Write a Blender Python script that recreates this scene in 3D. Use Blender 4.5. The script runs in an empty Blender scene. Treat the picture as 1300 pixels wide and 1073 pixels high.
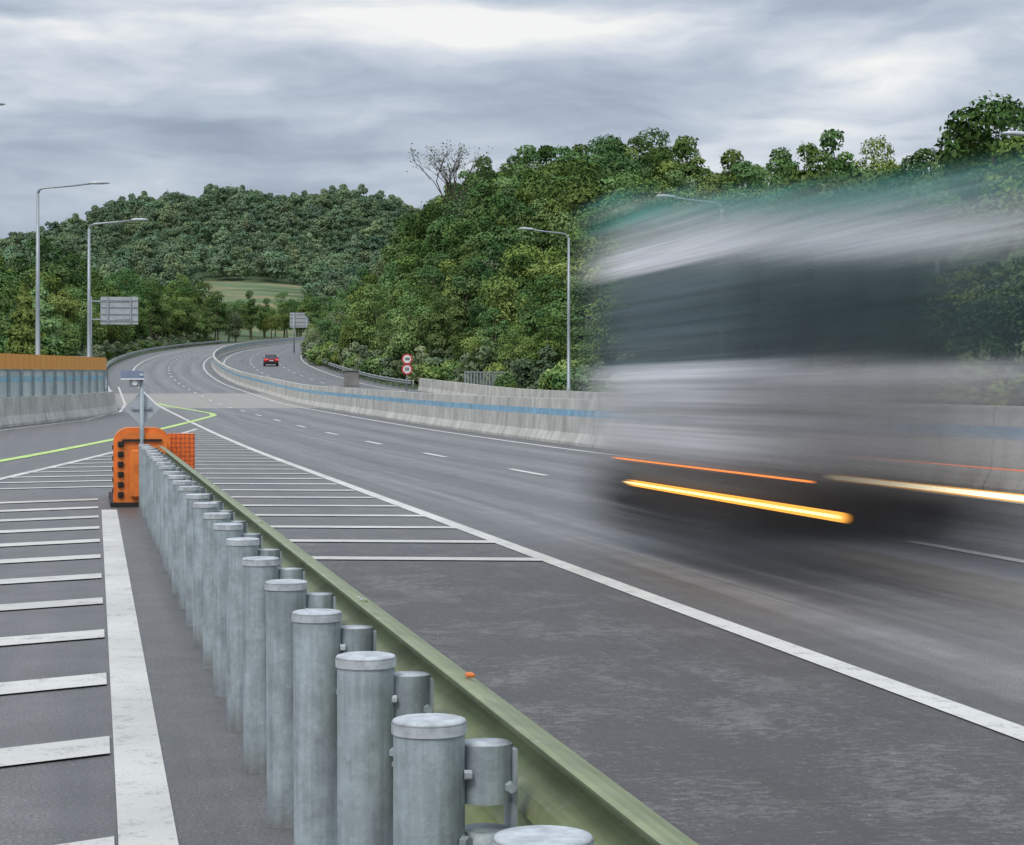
import bpy, math, random
import numpy as np
from mathutils import Vector, Matrix
rng=np.random.default_rng(7); random.seed(7)
scene=bpy.context.scene
COL=scene.collection
FP=2560.0; TH=math.atan(532/FP); CT=math.cos(TH); ST=math.sin(TH); EYE=1.46

def bearing(px,Z):
    X=(px-650)/FP*Z
    return X*CT+Z*ST, Z*CT-X*ST

# ------------------------------------------------------------ terrain functions
_ty=np.arange(-300,6001,1.0)
_th=np.interp(_ty,[-300,50,75,130,190,240,322,480,600,640,700,800,900,6000],[0,0,.15,.75,2.3,4.4,7.8,14,18.2,21,30,43,46,46])
_k=np.exp(-(np.arange(-30,31)/11.0)**2); _k/=_k.sum()
_th=np.convolve(np.pad(_th,30,mode='edge'),_k,mode='valid')
_th-=_th[0]
def hroad(y): return float(np.interp(y,_ty,_th))
def dev(y):
    y=min(y,700.0)
    return (y-200)**2/2000.0 if y>200 else 0.0
def sm(t):
    t=max(0.0,min(1.0,t)); return t*t*(3-2*t)
_AY=[-50,60,90,110,122,135,151,169,200,264,367,450,600,800]; _AH=[3,4.5,6.2,7.2,7.6,5.8,3.6,6.0,10.5,16,20,24,26,10]
def terrain(x,y):
    up=x-dev(y)
    h=hroad(y)-.12
    h+=float(np.interp(y,_AY,_AH))*sm((up-29)/31)
    h+=3.0*sm((-up-10)/60)*sm((y-120)/60)
    h+=48*math.exp(-(abs(x-95)/135)**2)*sm((y-800)/210)*(1+.07*math.sin(x*.045+1)+.04*math.sin(x*.11))
    return h

# ------------------------------------------------------------ material helpers
class NT:
    def __init__(s,tree): s.t=tree; s.n=tree.nodes; s.l=tree.links
    def add(s,typ,**kw):
        n=s.n.new(typ)
        for k,v in kw.items(): setattr(n,k,v)
        return n
    def set(s,sock,v):
        if isinstance(v,bpy.types.NodeSocket): s.l.new(v,sock)
        elif v is not None: sock.default_value=v
    def math(s,op,a,b=None,c=None,clamp=False):
        n=s.add('ShaderNodeMath',operation=op); n.use_clamp=clamp
        s.set(n.inputs[0],a)
        if b is not None: s.set(n.inputs[1],b)
        if c is not None: s.set(n.inputs[2],c)
        return n.outputs[0]
    def mr(s,v,a,b,c=0.0,d=1.0,smooth=True):
        n=s.add('ShaderNodeMapRange'); 
        if smooth: n.interpolation_type='SMOOTHSTEP'
        s.set(n.inputs[0],v)
        for i,x in enumerate((a,b,c,d)): n.inputs[i+1].default_value=x
        return n.outputs[0]
    def mix(s,f,a,b,blend='MIX'):
        n=s.add('ShaderNodeMix',data_type='RGBA',blend_type=blend)
        s.set(n.inputs[0],f)
        s.set(n.inputs[6],a if isinstance(a,bpy.types.NodeSocket) else (*a,1)[:4])
        s.set(n.inputs[7],b if isinstance(b,bpy.types.NodeSocket) else (*b,1)[:4])
        return n.outputs[2]
    def noise(s,vec,scale,detail=3,rough=.5,dist=0,dim='3D'):
        n=s.add('ShaderNodeTexNoise'); n.noise_dimensions=dim
        if vec is not None: s.l.new(vec,n.inputs['Vector'])
        n.inputs['Scale'].default_value=scale; n.inputs['Detail'].default_value=detail
        n.inputs['Roughness'].default_value=rough; n.inputs['Distortion'].default_value=dist
        return n.outputs[0]
    def comb(s,x,y,z):
        n=s.add('ShaderNodeCombineXYZ')
        for i,v in enumerate((x,y,z)): s.set(n.inputs[i],v)
        return n.outputs[0]
    def sep(s,v):
        n=s.add('ShaderNodeSeparateXYZ'); s.l.new(v,n.inputs[0]); return n.outputs
    def ramp(s,f,stops,interp='LINEAR'):
        n=s.add('ShaderNodeValToRGB'); r=n.color_ramp; r.interpolation=interp
        while len(r.elements)<len(stops): r.elements.new(.5)
        for e,(p,c) in zip(r.elements,stops):
            e.position=p; e.color=c if len(c)==4 else (*c,1)
        s.set(n.inputs[0],f); return n.outputs
def newmat(name):
    m=bpy.data.materials.new(name); m.use_nodes=True
    nt=NT(m.node_tree); b=m.node_tree.nodes['Principled BSDF']
    return m,nt,b
def simple(name,col,rough=.6,metal=0,var=.15,scale=6,bump=0,spec=.5,emit=None,es=0):
    m,nt,b=newmat(name)
    tc=nt.add('ShaderNodeTexCoord').outputs['Object']
    n=nt.noise(tc,scale,5,.6)
    f=nt.mr(n,.3,.7,1-var,1+var,False)
    c=nt.add('ShaderNodeVectorMath',operation='SCALE'); c.inputs[0].default_value=col; nt.l.new(f,c.inputs['Scale'])
    nt.l.new(c.outputs[0],b.inputs['Base Color'])
    b.inputs['Roughness'].default_value=rough; b.inputs['Metallic'].default_value=metal
    b.inputs['Specular IOR Level'].default_value=spec
    if bump:
        bn=nt.add('ShaderNodeBump'); bn.inputs['Strength'].default_value=bump; bn.inputs['Distance'].default_value=.02
        nt.l.new(nt.noise(tc,scale*8,4),bn.inputs['Height']); nt.l.new(bn.outputs[0],b.inputs['Normal'])
    if emit:
        b.inputs['Emission Color'].default_value=(*emit,1); b.inputs['Emission Strength'].default_value=es
    return m

def galv_mat():
    m,nt,b=newmat('galvanised_steel')
    P=nt.add('ShaderNodeTexCoord').outputs['Object']; x,y,z=nt.sep(P)
    sp=nt.add('ShaderNodeTexVoronoi'); sp.inputs['Scale'].default_value=60; nt.l.new(P,sp.inputs['Vector'])
    n=nt.noise(P,7,6,.65)
    dr=nt.noise(nt.comb(nt.math('MULTIPLY',x,45.0),nt.math('MULTIPLY',y,45.0),nt.math('MULTIPLY',z,2.5)),1.0,4,.6)
    f=nt.math('MULTIPLY',nt.mr(n,.3,.7,.78,1.17),nt.mr(dr,.3,.7,.86,1.12))
    f=nt.math('MULTIPLY',f,nt.mr(nt.sep(sp.outputs['Color'])[0],0,1,.94,1.06,False))
    c=nt.add('ShaderNodeVectorMath',operation='SCALE'); c.inputs[0].default_value=(.345,.395,.415); nt.l.new(f,c.inputs['Scale'])
    grime=nt.math('MULTIPLY',nt.mr(z,.16,0.0),nt.mr(n,.35,.6)); col=nt.mix(nt.math('MULTIPLY',grime,.6),c.outputs[0],(.12,.10,.08))
    wsp=nt.mr(nt.noise(P,38,5,.75),.62,.70,0,.35); col=nt.mix(wsp,col,(.62,.65,.66))
    nt.l.new(col,b.inputs['Base Color']); b.inputs['Metallic'].default_value=.25
    nt.l.new(nt.mr(n,.3,.7,.42,.62),b.inputs['Roughness'])
    bn=nt.add('ShaderNodeBump'); bn.inputs['Strength'].default_value=.12; bn.inputs['Distance'].default_value=.01
    nt.l.new(nt.noise(P,90,3),bn.inputs['Height']); nt.l.new(bn.outputs[0],b.inputs['Normal'])
    return m
M_galv=galv_mat()
M_cap=simple('post_cap',(.46,.485,.50),.55,.1,.3,26)
def beam_mat():
    m,nt,b=newmat('green_painted_beam')
    P=nt.add('ShaderNodeTexCoord').outputs['Object']; x,y,z=nt.sep(P)
    n=nt.noise(P,5,6,.65)
    st=nt.noise(nt.comb(nt.math('MULTIPLY',x,60.0),nt.math('MULTIPLY',y,1.2),nt.math('MULTIPLY',z,60.0)),1.0,5,.65)
    f=nt.math('MULTIPLY',nt.mr(n,.3,.7,.82,1.14),nt.mr(st,.3,.7,.86,1.12))
    c=nt.add('ShaderNodeVectorMath',operation='SCALE'); c.inputs[0].default_value=(.225,.265,.125); nt.l.new(f,c.inputs['Scale'])
    dust=nt.math('MULTIPLY',nt.mr(nt.noise(P,14,7,.75),.5,.66),.45)
    nt.l.new(nt.mix(dust,c.outputs[0],(.33,.33,.25)),b.inputs['Base Color'])
    b.inputs['Roughness'].default_value=.42; b.inputs['Metallic'].default_value=.1
    return m
M_green=beam_mat()
M_orange=simple('orange_plastic',(.74,.19,.03),.5,0,.25,5)
M_black=simple('black_rubber',(.015,.015,.015),.7)
M_pole=simple('lamp_pole_steel',(.34,.37,.39),.45,.3,.1)
M_lamp=simple('lamp_head',(.5,.53,.56),.4)
M_signback=simple('sign_back_aluminium',(.42,.44,.46),.5,.1,.15,2)
M_white=simple('sign_white',(.75,.75,.75),.5)
M_red=simple('sign_red',(.6,.03,.03),.5)
M_bark=simple('bark',(.085,.065,.05),.9,0,.3,3)
M_blue=simple('blue_stripe_paint',(.22,.40,.53),.6,0,.3,2)
M_bluepanel=simple('blue_panel',(.30,.55,.68),.35,0,.2,2)
M_glass=simple('screen_panel',(.52,.60,.59),.3,0,.2,.6)
M_darkglass=simple('car_glass',(.02,.025,.03),.1)
M_lime=simple('lime_road_paint',(.46,.62,.20),.7,0,.4,3)
M_solar=simple('solar_cells',(.05,.07,.12),.15)

def concrete_mat(name,col=(.54,.525,.48),joint=4.0):
    m,nt,b=newmat(name)
    uv=nt.add('ShaderNodeUVMap').outputs[0]; x,y,_=nt.sep(uv)
    P=nt.add('ShaderNodeNewGeometry').outputs['Position']
    n1=nt.noise(P,.9,6,.65); 
    st=nt.noise(nt.comb(nt.math('MULTIPLY',x,3.0),nt.math('MULTIPLY',y,.5),0.0),1.0,5,.7)
    f=nt.math('MULTIPLY',nt.mr(n1,.3,.7,.78,1.12),nt.mr(st,.35,.7,1.06,.78))
    fr=nt.math('FRACT',nt.math('DIVIDE',x,joint))
    j=nt.math('LESS_THAN',fr,.012)
    f=nt.math('MULTIPLY',f,nt.math('SUBTRACT',1.0,nt.math('MULTIPLY',j,.5)))
    c=nt.add('ShaderNodeVectorMath',operation='SCALE'); c.inputs[0].default_value=col; nt.l.new(f,c.inputs['Scale'])
    nt.l.new(c.outputs[0],b.inputs['Base Color']); b.inputs['Roughness'].default_value=.85
    bn=nt.add('ShaderNodeBump'); bn.inputs['Strength'].default_value=.4; bn.inputs['Distance'].default_value=.02
    nt.l.new(nt.noise(P,14,5),bn.inputs['Height']); nt.l.new(bn.outputs[0],b.inputs['Normal'])
    return m
M_conc=concrete_mat('barrier_concrete')

def asphalt_mat():
    m,nt,b=newmat('asphalt')
    uv=nt.add('ShaderNodeUVMap').outputs[0]; u,y,_=nt.sep(uv)
    P=nt.add('ShaderNodeNewGeometry').outputs['Position']
    grain=nt.noise(P,70,3,.7)
    med=nt.noise(P,2.2,6,.65)
    streak=nt.noise(nt.comb(nt.math('MULTIPLY',u,2.6),nt.math('MULTIPLY',y,.05),0.0),1.0,5,.6)
    trk=nt.math('COSINE',nt.math('MULTIPLY',nt.math('SUBTRACT',u,4.95),2*math.pi/1.95))
    inl=nt.math('MULTIPLY',nt.mr(u,3.6,4.4),nt.mr(u,11.9,11.3))
    v=nt.math('MULTIPLY',nt.mr(grain,.3,.7,.62,1.4),nt.mr(streak,.3,.7,.70,1.24))
    v=nt.math('MULTIPLY',v,nt.mr(med,.3,.7,.86,1.12))
    v=nt.math('MULTIPLY',v,nt.math('ADD',1.0,nt.math('MULTIPLY',nt.math('MULTIPLY',trk,inl),.14)))
    v=nt.math('MULTIPLY',v,nt.math('ADD',.88,nt.math('MULTIPLY',inl,.22)))
    col=nt.add('ShaderNodeVectorMath',operation='SCALE'); col.inputs[0].default_value=(.142,.138,.135); nt.l.new(v,col.inputs['Scale'])
    c=col.outputs[0]
    # worn, ravelled gore surface beside the guardrail
    wear=nt.noise(nt.comb(nt.math('MULTIPLY',u,.9),nt.math('MULTIPLY',y,.6),0.0),1.6,8,.75,.3)
    zone=nt.math('MULTIPLY',nt.mr(u,.9,1.3),nt.mr(u,4.6,3.2))
    zone=nt.math('MULTIPLY',zone,nt.mr(y,24,15))
    fine=nt.noise(nt.comb(nt.math('MULTIPLY',u,.5),nt.math('MULTIPLY',y,.8),0.0),26,8,.9,.2)
    wf=nt.math('MULTIPLY',zone,nt.mr(nt.math('ADD',nt.math('MULTIPLY',wear,.38),nt.math('MULTIPLY',fine,.62)),.465,.535))
    c=nt.mix(nt.math('MULTIPLY',wf,.74),c,(.05,.045,.045))
    c=nt.mix(nt.math('MULTIPLY',nt.math('SUBTRACT',zone,nt.math('MULTIPLY',wf,.9),clamp=True),.25),c,(.17,.15,.135))
    # pale mineral specks
    spk=nt.add('ShaderNodeTexVoronoi'); spk.inputs['Scale'].default_value=38; nt.l.new(P,spk.inputs['Vector'])
    rs=nt.sep(spk.outputs['Color'])[0]
    s_=nt.math('MULTIPLY',nt.math('LESS_THAN',spk.outputs['Distance'],.22),nt.math('GREATER_THAN',rs,.88))
    c=nt.mix(nt.math('MULTIPLY',s_,.5),c,(.38,.35,.32))
    # dark tyre smears on lane
    sm1=nt.noise(nt.comb(nt.math('MULTIPLY',u,1.6),nt.math('MULTIPLY',y,.02),3.0),1.0,6,.75)
    dk=nt.math('MULTIPLY',nt.mr(sm1,.50,.64),nt.math('MULTIPLY',nt.mr(u,3.8,4.6),.6))
    c=nt.mix(dk,c,(.06,.06,.062))
    # concrete bridge approach slab
    cb=nt.math('MULTIPLY',nt.math('MULTIPLY',nt.mr(y,117,119),nt.mr(y,160,157)),.75)
    c=nt.mix(cb,c,(.33,.30,.25))
    nt.l.new(c,b.inputs['Base Color'])
    nt.l.new(nt.mr(streak,.3,.7,.38,.62),b.inputs['Roughness'])
    b.inputs['Specular IOR Level'].default_value=.5
    bn=nt.add('ShaderNodeBump'); bn.inputs['Strength'].default_value=.6; bn.inputs['Distance'].default_value=.012
    hh=nt.math('ADD',grain,nt.math('MULTIPLY',wf,-.8))
    nt.l.new(hh,bn.inputs['Height']); nt.l.new(bn.outputs[0],b.inputs['Normal'])
    return m
M_asph=asphalt_mat()

def paint_mat():
    m,nt,b=newmat('white_road_paint')
    P=nt.add('ShaderNodeNewGeometry').outputs['Position']
    n=nt.noise(P,5,8,.75); n2=nt.noise(P,60,3,.7)
    w=nt.math('MULTIPLY',nt.mr(nt.math('ADD',nt.math('MULTIPLY',n,.6),nt.math('MULTIPLY',n2,.4)),.51,.61),.65)
    big=nt.mr(nt.noise(P,.6,4),.3,.7,.82,1.05)
    base=nt.add('ShaderNodeVectorMath',operation='SCALE'); base.inputs[0].default_value=(.62,.605,.56); nt.l.new(big,base.inputs['Scale'])
    nt.l.new(nt.mix(w,base.outputs[0],(.27,.26,.24)),b.inputs['Base Color']); b.inputs['Roughness'].default_value=.7
    return m
M_paint=paint_mat()

def ground_mat():
    m,nt,b=newmat('grassy_ground')
    P=nt.add('ShaderNodeNewGeometry').outputs['Position']; x,y,z=nt.sep(P)
    n=nt.noise(P,.12,8,.7); n2=nt.noise(P,2.5,5,.7)
    c=nt.ramp(nt.math('ADD',nt.math('MULTIPLY',n,.6),nt.math('MULTIPLY',n2,.4)),[(.3,(.03,.055,.018)),(.5,(.06,.10,.035)),(.7,(.12,.14,.06))])[0]
    fld=nt.math('MULTIPLY',nt.mr(y,575,600),nt.mr(y,830,790))
    rows=nt.noise(nt.comb(nt.math('MULTIPLY',x,.018),nt.math('MULTIPLY',y,.06),0.0),1.0,5,.6)
    fc=nt.ramp(rows,[(.35,(.05,.085,.03)),(.45,(.09,.14,.05)),(.53,(.13,.175,.075)),(.57,(.30,.20,.11)),(.60,(.11,.15,.06)),(.7,(.15,.18,.09))])[0]
    c=nt.mix(fld,c,fc)
    nt.l.new(c,b.inputs['Base Color']); b.inputs['Roughness'].default_value=.95
    return m
M_ground=ground_mat()

def leaf_mat(name,dark,mid,light,haze=0.0):
    m,nt,b=newmat(name)
    uv=nt.add('ShaderNodeUVMap').outputs[0]; a,l,_=nt.sep(uv)
    oi=nt.add('ShaderNodeObjectInfo').outputs['Random']
    f=nt.math('ADD',nt.math('MULTIPLY',a,.24),nt.math('MULTIPLY',l,.36))
    f=nt.math('ADD',f,nt.math('MULTIPLY',oi,.46))
    c=nt.ramp(f,[(.12,dark),(.5,mid),(.92,light)])[0]
    hs=nt.add('ShaderNodeHueSaturation')
    nt.l.new(c,hs.inputs['Color'])
    r2=nt.math('FRACT',nt.math('MULTIPLY',oi,17.3)); r3=nt.math('FRACT',nt.math('MULTIPLY',oi,41.7))
    nt.l.new(nt.mr(r2,0,1,.472,.53,False),hs.inputs['Hue'])
    nt.l.new(nt.mr(r3,0,1,.68,1.38,False),hs.inputs['Value'])
    nt.l.new(nt.mr(r2,0,1,1.0,.82,False),hs.inputs['Saturation'])
    c=hs.outputs[0]
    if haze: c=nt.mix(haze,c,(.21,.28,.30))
    d=nt.add('ShaderNodeBsdfDiffuse'); nt.l.new(c,d.inputs[0])
    nt.l.new(d.outputs[0],nt.n['Material Output'].inputs[0]); nt.n.remove(b)
    return m
M_leaf=leaf_mat('leaves',(.038,.090,.022),(.105,.185,.046),(.23,.305,.09))
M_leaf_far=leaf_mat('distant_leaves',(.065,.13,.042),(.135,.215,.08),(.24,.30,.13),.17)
M_leaf_pale=leaf_mat('pale_leaves',(.09,.135,.06),(.165,.22,.11),(.27,.32,.19))

# ------------------------------------------------------------ mesh helpers
def link(o,parent=None):
    COL.objects.link(o)
    if parent is not None: o.parent=parent
    return o
def empty(name,loc=(0,0,0)):
    e=bpy.data.objects.new(name,None); e.location=loc; e.empty_display_size=.3; COL.objects.link(e); return e
class MB:
    """mesh builder"""
    def __init__(s): s.v=[]; s.f=[]; s.m=[]; s.uv=[]; s.mats=[]; s.sm=[]
    def mi(s,mat):
        if mat not in s.mats: s.mats.append(mat)
        return s.mats.index(mat)
    def face(s,idx,mat,uv=None,smooth=False):
        s.f.append(tuple(idx)); s.m.append(s.mi(mat)); s.uv.append(uv); s.sm.append(smooth)
    def quad(s,pts,mat,uv=None):
        b=len(s.v); s.v+= [tuple(p) for p in pts]; s.face(range(b,b+len(pts)),mat,uv)
    def box(s,c,size,mat,rot=0.0,bev=0.0):
        x,y,z=[a/2 for a in size]; b=len(s.v)
        cr,sr=math.cos(rot),math.sin(rot)
        if bev<=0:
            for dz in (-z,z):
                for dx,dy in ((-x,-y),(x,-y),(x,y),(-x,y)):
                    s.v.append((c[0]+dx*cr-dy*sr,c[1]+dx*sr+dy*cr,c[2]+dz))
            for f in ((3,2,1,0),(4,5,6,7),(0,1,5,4),(1,2,6,5),(2,3,7,6),(3,0,4,7)): s.face([b+i for i in f],mat)
        else:
            rings=[(-z,bev),(-z+bev,0),(z-bev,0),(z,bev)]
            for dz,ins in rings:
                X,Y=x-ins,y-ins; k=bev if ins==0 else bev*.5
                for dx,dy in ((-X+k,-Y),(X-k,-Y),(X,-Y+k),(X,Y-k),(X-k,Y),(-X+k,Y),(-X,Y-k),(-X,-Y+k)):
                    s.v.append((c[0]+dx*cr-dy*sr,c[1]+dx*sr+dy*cr,c[2]+dz))
            for r in range(3):
                for i in range(8):
                    j=(i+1)%8; s.face((b+r*8+i,b+r*8+j,b+r*8+8+j,b+r*8+8+i),mat)
            s.face([b+7-i for i in range(8)],mat); s.face([b+24+i for i in range(8)],mat)
    def tube(s,pts,radii,mat,n=10,cap=True,smooth=True):
        pts=[Vector(p) for p in pts]; b=len(s.v)
        for i,p in enumerate(pts):
            d=(pts[min(i+1,len(pts)-1)]-pts[max(i-1,0)]).normalized()
            a=Vector((1,0,0)) if abs(d.x)<.8 else Vector((0,1,0))
            e1=d.cross(a).normalized(); e2=d.cross(e1).normalized()
            for k in range(n):
                t=2*math.pi*k/n; q=p+(e1*math.cos(t)+e2*math.sin(t))*radii[i]; s.v.append(tuple(q))
        for i in range(len(pts)-1):
            for k in range(n):
                j=(k+1)%n; s.face((b+i*n+k,b+i*n+j,b+(i+1)*n+j,b+(i+1)*n+k),mat,None,smooth)
        if cap:
            s.face([b+k for k in range(n)][::-1],mat); e=b+(len(pts)-1)*n; s.face([e+k for k in range(n)],mat)
    def sweep(s,path,prof,mats,closed=False,caps=True,s0=0.0):
        """path [(x,y,z)], profile [(lateral,z)] ; mats per segment"""
        b=len(s.v); n=len(prof); L=s0; Ls=[]
        P=[Vector(p) for p in path]
        for i,p in enumerate(P):
            if i: L+=(P[i]-P[i-1]).length
            Ls.append(L)
            d=P[min(i+1,len(P)-1)]-P[max(i-1,0)]; d.z=0; d.normalize(); r=Vector((d.y,-d.x,0))
            for (a,z) in prof: q=p+r*a; s.v.append((q.x,q.y,q.z+z))
        cl=[0]
        for i in range(1,n+1):
            a=prof[i-1]; c=prof[i%n]; cl.append(cl[-1]+math.hypot(a[0]-c[0],a[1]-c[1]))
        segs=n if closed else n-1
        for i in range(len(P)-1):
            for k in range(segs):
                k2=(k+1)%n
                mt=mats[k] if isinstance(mats,(list,tuple)) else mats
                s.face((b+i*n+k,b+(i+1)*n+k,b+(i+1)*n+k2,b+i*n+k2),mt,[(Ls[i],cl[k]),(Ls[i+1],cl[k]),(Ls[i+1],cl[k+1]),(Ls[i],cl[k+1])])
        if caps and n>2:
            mt=mats[0] if isinstance(mats,(list,tuple)) else mats
            s.face([b+k for k in range(n)],mt); e=b+(len(P)-1)*n; s.face([e+k for k in range(n)][::-1],mt)
    def build(s,name,parent=None,loc=None):
        me=bpy.data.meshes.new(name); me.from_pydata(s.v,[],s.f)
        for m in s.mats: me.materials.append(m)
        me.polygons.foreach_set('material_index',s.m)
        me.polygons.foreach_set('use_smooth',s.sm)
        if any(u is not None for u in s.uv):
            ul=me.uv_layers.new(name='UVMap'); k=0
            data=[]
            for f,u in zip(s.f,s.uv):
                for i in range(len(f)): data+= list(u[i]) if u is not None else [0,0]
            ul.data.foreach_set('uv',data)
        me.update()
        o=bpy.data.objects.new(name,me)
        if loc: o.location=loc
        link(o,parent); return o

# ------------------------------------------------------------ ground
xs=np.concatenate([[-6000,-3000,-1500,-900,-600,-450],np.arange(-350,-120,20),np.arange(-120,141,4),np.arange(150,420,15),[500,700,1000,1800,3500,6000]]).astype(float)
ys=np.concatenate([[-3000,-1000,-300,-100,-30],np.arange(-10,560,5),np.arange(560,1101,10),[1150,1250,1500,2200,3500,6000]]).astype(float)
V=[(x,y,terrain(x,y)) for y in ys for x in xs]; nx=len(xs)
Fc=[(j*nx+i,j*nx+i+1,(j+1)*nx+i+1,(j+1)*nx+i) for j in range(len(ys)-1) for i in range(nx-1)]
me=bpy.data.meshes.new('ground'); me.from_pydata(V,[],Fc); me.materials.append(M_ground)
me.polygons.foreach_set('use_smooth',[True]*len(Fc)); link(bpy.data.objects.new('ground',me))

# ------------------------------------------------------------ road
LY=[-30,10,30,48,60,75,90,100,108,130,170,700]; LU=[-40,-28,-16.5,-9.5,-6.5,-3.9,-1.4,0,.6,.8,1.0,1.0]
def lefte(y): return float(np.interp(y,LY,LU))
mb=MB(); rows=list(np.arange(-10,650,4.0)); nc=10
for y in rows:
    a,bb=lefte(y),27.2
    for i in range(nc+1):
        u=a+(bb-a)*i/nc; mb.v.append((u+dev(y),y,hroad(y)))
for j in range(len(rows)-1):
    for i in range(nc):
        idx=(j*(nc+1)+i,j*(nc+1)+i+1,(j+1)*(nc+1)+i+1,(j+1)*(nc+1)+i)
        mb.face(idx,M_asph,[(mb.v[k][0]-dev(mb.v[k][1]),mb.v[k][1]) for k in idx])
mb.build('highway_road')

def ribbon(mb,pts,w,mat,off=.006,step=2.0):
    """pts (u',Y) polyline; ribbon widened in u"""
    q=[]
    for (a,b) in zip(pts[:-1],pts[1:]):
        L=math.hypot(b[0]-a[0],b[1]-a[1]); n=max(1,int(L/step))
        for k in range(n): t=k/n; q.append((a[0]+(b[0]-a[0])*t,a[1]+(b[1]-a[1])*t))
    q.append(pts[-1]); b=len(mb.v); W=[Vector((u+dev(y),y)) for u,y in q]
    for i,p in enumerate(W):
        d=(W[min(i+1,len(W)-1)]-W[max(i-1,0)]).normalized(); r=Vector((d.y,-d.x))*w/2
        for sg in (-1,1): mb.v.append((p.x+r.x*sg,p.y+r.y*sg,hroad(p.y)+off))
    for i in range(len(W)-1): mb.face((b+2*i,b+2*i+1,b+2*i+3,b+2*i+2),mat)
mb=MB()
ribbon(mb,[(3.9,-8),(3.9,14),(4.0,40),(4.05,76),(3.95,130),(3.9,640)],.17,M_paint)
ribbon(mb,[(12.05,-8),(12.05,640)],.17,M_paint)
ribbon(mb,[(14.6,-8),(14.6,640)],.17,M_paint)
ribbon(mb,[(25.3,-8),(25.3,640)],.17,M_paint)
for u0,off in ((7.9,0),(18.1,3),(21.7,3)):
    starts=[-4.6,5.5,15.5,25.2,35,45.4]+[56+10.3*k for k in range(55)]
    for st in starts: ribbon(mb,[(u0,st+off),(u0,st+off+3.2)],.15,M_paint)
# bold line on the left of the guardrail
ribbon(mb,[(.16,-6),(.20,25.8)],.19,M_paint)
# gore left boundary
GL=[(-9,-4),(-6,8),(-3.6,20),(-1.75,34),(1.1,55),(3.75,75)]
gly=[p[1] for p in GL]; glu=[p[0] for p in GL]
ribbon(mb,GL,.17,M_paint,.007)
def bar(u0,y0,u1,slope,th):
    if u1-u0<.25: return
    b=len(mb.v)
    for (u,y) in ((u0,y0),(u1,y0+slope*(u1-u0)),(u1,y0+slope*(u1-u0)+th),(u0,y0+th)): mb.v.append((u,y,hroad(y)+.0095))
    mb.face((b,b+1,b+2,b+3),M_paint)
k=0
for y in np.arange(-1.6,30,1.98):   # left fan of bars, measured where they meet the bold line
    L=float(np.interp(y-1.5,gly,glu)); L=max(L,-6)
    bar(L+.1,y-.5*(.068-L-.1),.068,.5,.42)
for y in np.arange(17.1,74,2.15):   # right bars
    L=1.05 if y<27 else max(1.05,float(np.interp(y,gly,glu))+.15) if y<56 else float(np.interp(y,gly,glu))+.15
    R=3.84 if y<40 else 3.9
    bar(L,y+.29*(R-L),R,-.29,.33)
for y in np.arange(31.5,55,2.15):
    L=float(np.interp(y-1,gly,glu))+.15
    bar(L,y-.3*(1.0-L)+.8,1.0,.3,.33)
# ramp edge line
ribbon(mb,[(-15.6,30),(-8.6,48),(-5.6,60),(-3.0,75),(-.3,90),(1.4,108),(2.0,130),(2.2,180)],.15,M_paint)
mb.build('lane_markings')
mb=MB()
ribbon(mb,[(-4.2,30),(-1.6,47),(.6,62),(2.6,76),(4.6,90),(5.7,98),(5.9,103),(5.4,112),(4.5,124),(4.1,132)],.30,M_lime,.011)
mb.build('lime_guide_marking')

# ------------------------------------------------------------ barriers
def upath(u,y0,y1,step=4):
    n=max(1,int((y1-y0)/step)); return [(u+dev(y0+(y1-y0)*i/n),y0+(y1-y0)*i/n,hroad(y0+(y1-y0)*i/n)) for i in range(n+1)]
mb=MB()
prof=[(-.3,0),(-.3,.08),(-.17,.33),(-.143,.79),(-.13,.98),(-.11,1.27),(.11,1.27),(.13,.98),(.143,.79),(.17,.33),(.3,.08),(.3,0)]
mts=[M_conc]*3+[M_blue]+[M_conc]*3+[M_blue]+[M_conc]*4
mb.sweep(upath(13.3,-8,640),prof,mts)
mb.build('median_concrete_barrier')
mb=MB()
pr2=[(-.22,0),(-.2,.1),(-.12,.35),(-.1,1.05),(.12,1.05),(.12,0)]
mb.sweep(upath(27.0,-8,168),pr2,M_conc)
mb.build('roadside_concrete_barrier')

wprof=[(0,.35),(.05,.325),(.08,.29),(.08,.25),(.03,.20),(.0,.175),(.03,.15),(.08,.1),(.08,.06),(.05,.025),(0,0)]
M_railfar=simple('guardrail_steel',(.25,.28,.27),.5,.3,.2,2)
def railing(name,path,side=1):
    mb=MB(); mb.sweep([(x,y,z+.42) for x,y,z in path],[(a*side,z) for a,z in wprof],M_railfar,caps=False)
    for (x,y,z) in path[::1]: mb.tube([(x+.14*-side,y,z-.2),(x-.14*side,y,z+.8)],[.07,.07],M_railfar,8)
    return mb.build(name)
railing('roadside_guardrail',upath(26.9,172,420,4),-1)
railing('roadside_guardrail',upath(1.1,176,430,4),1)

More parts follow.
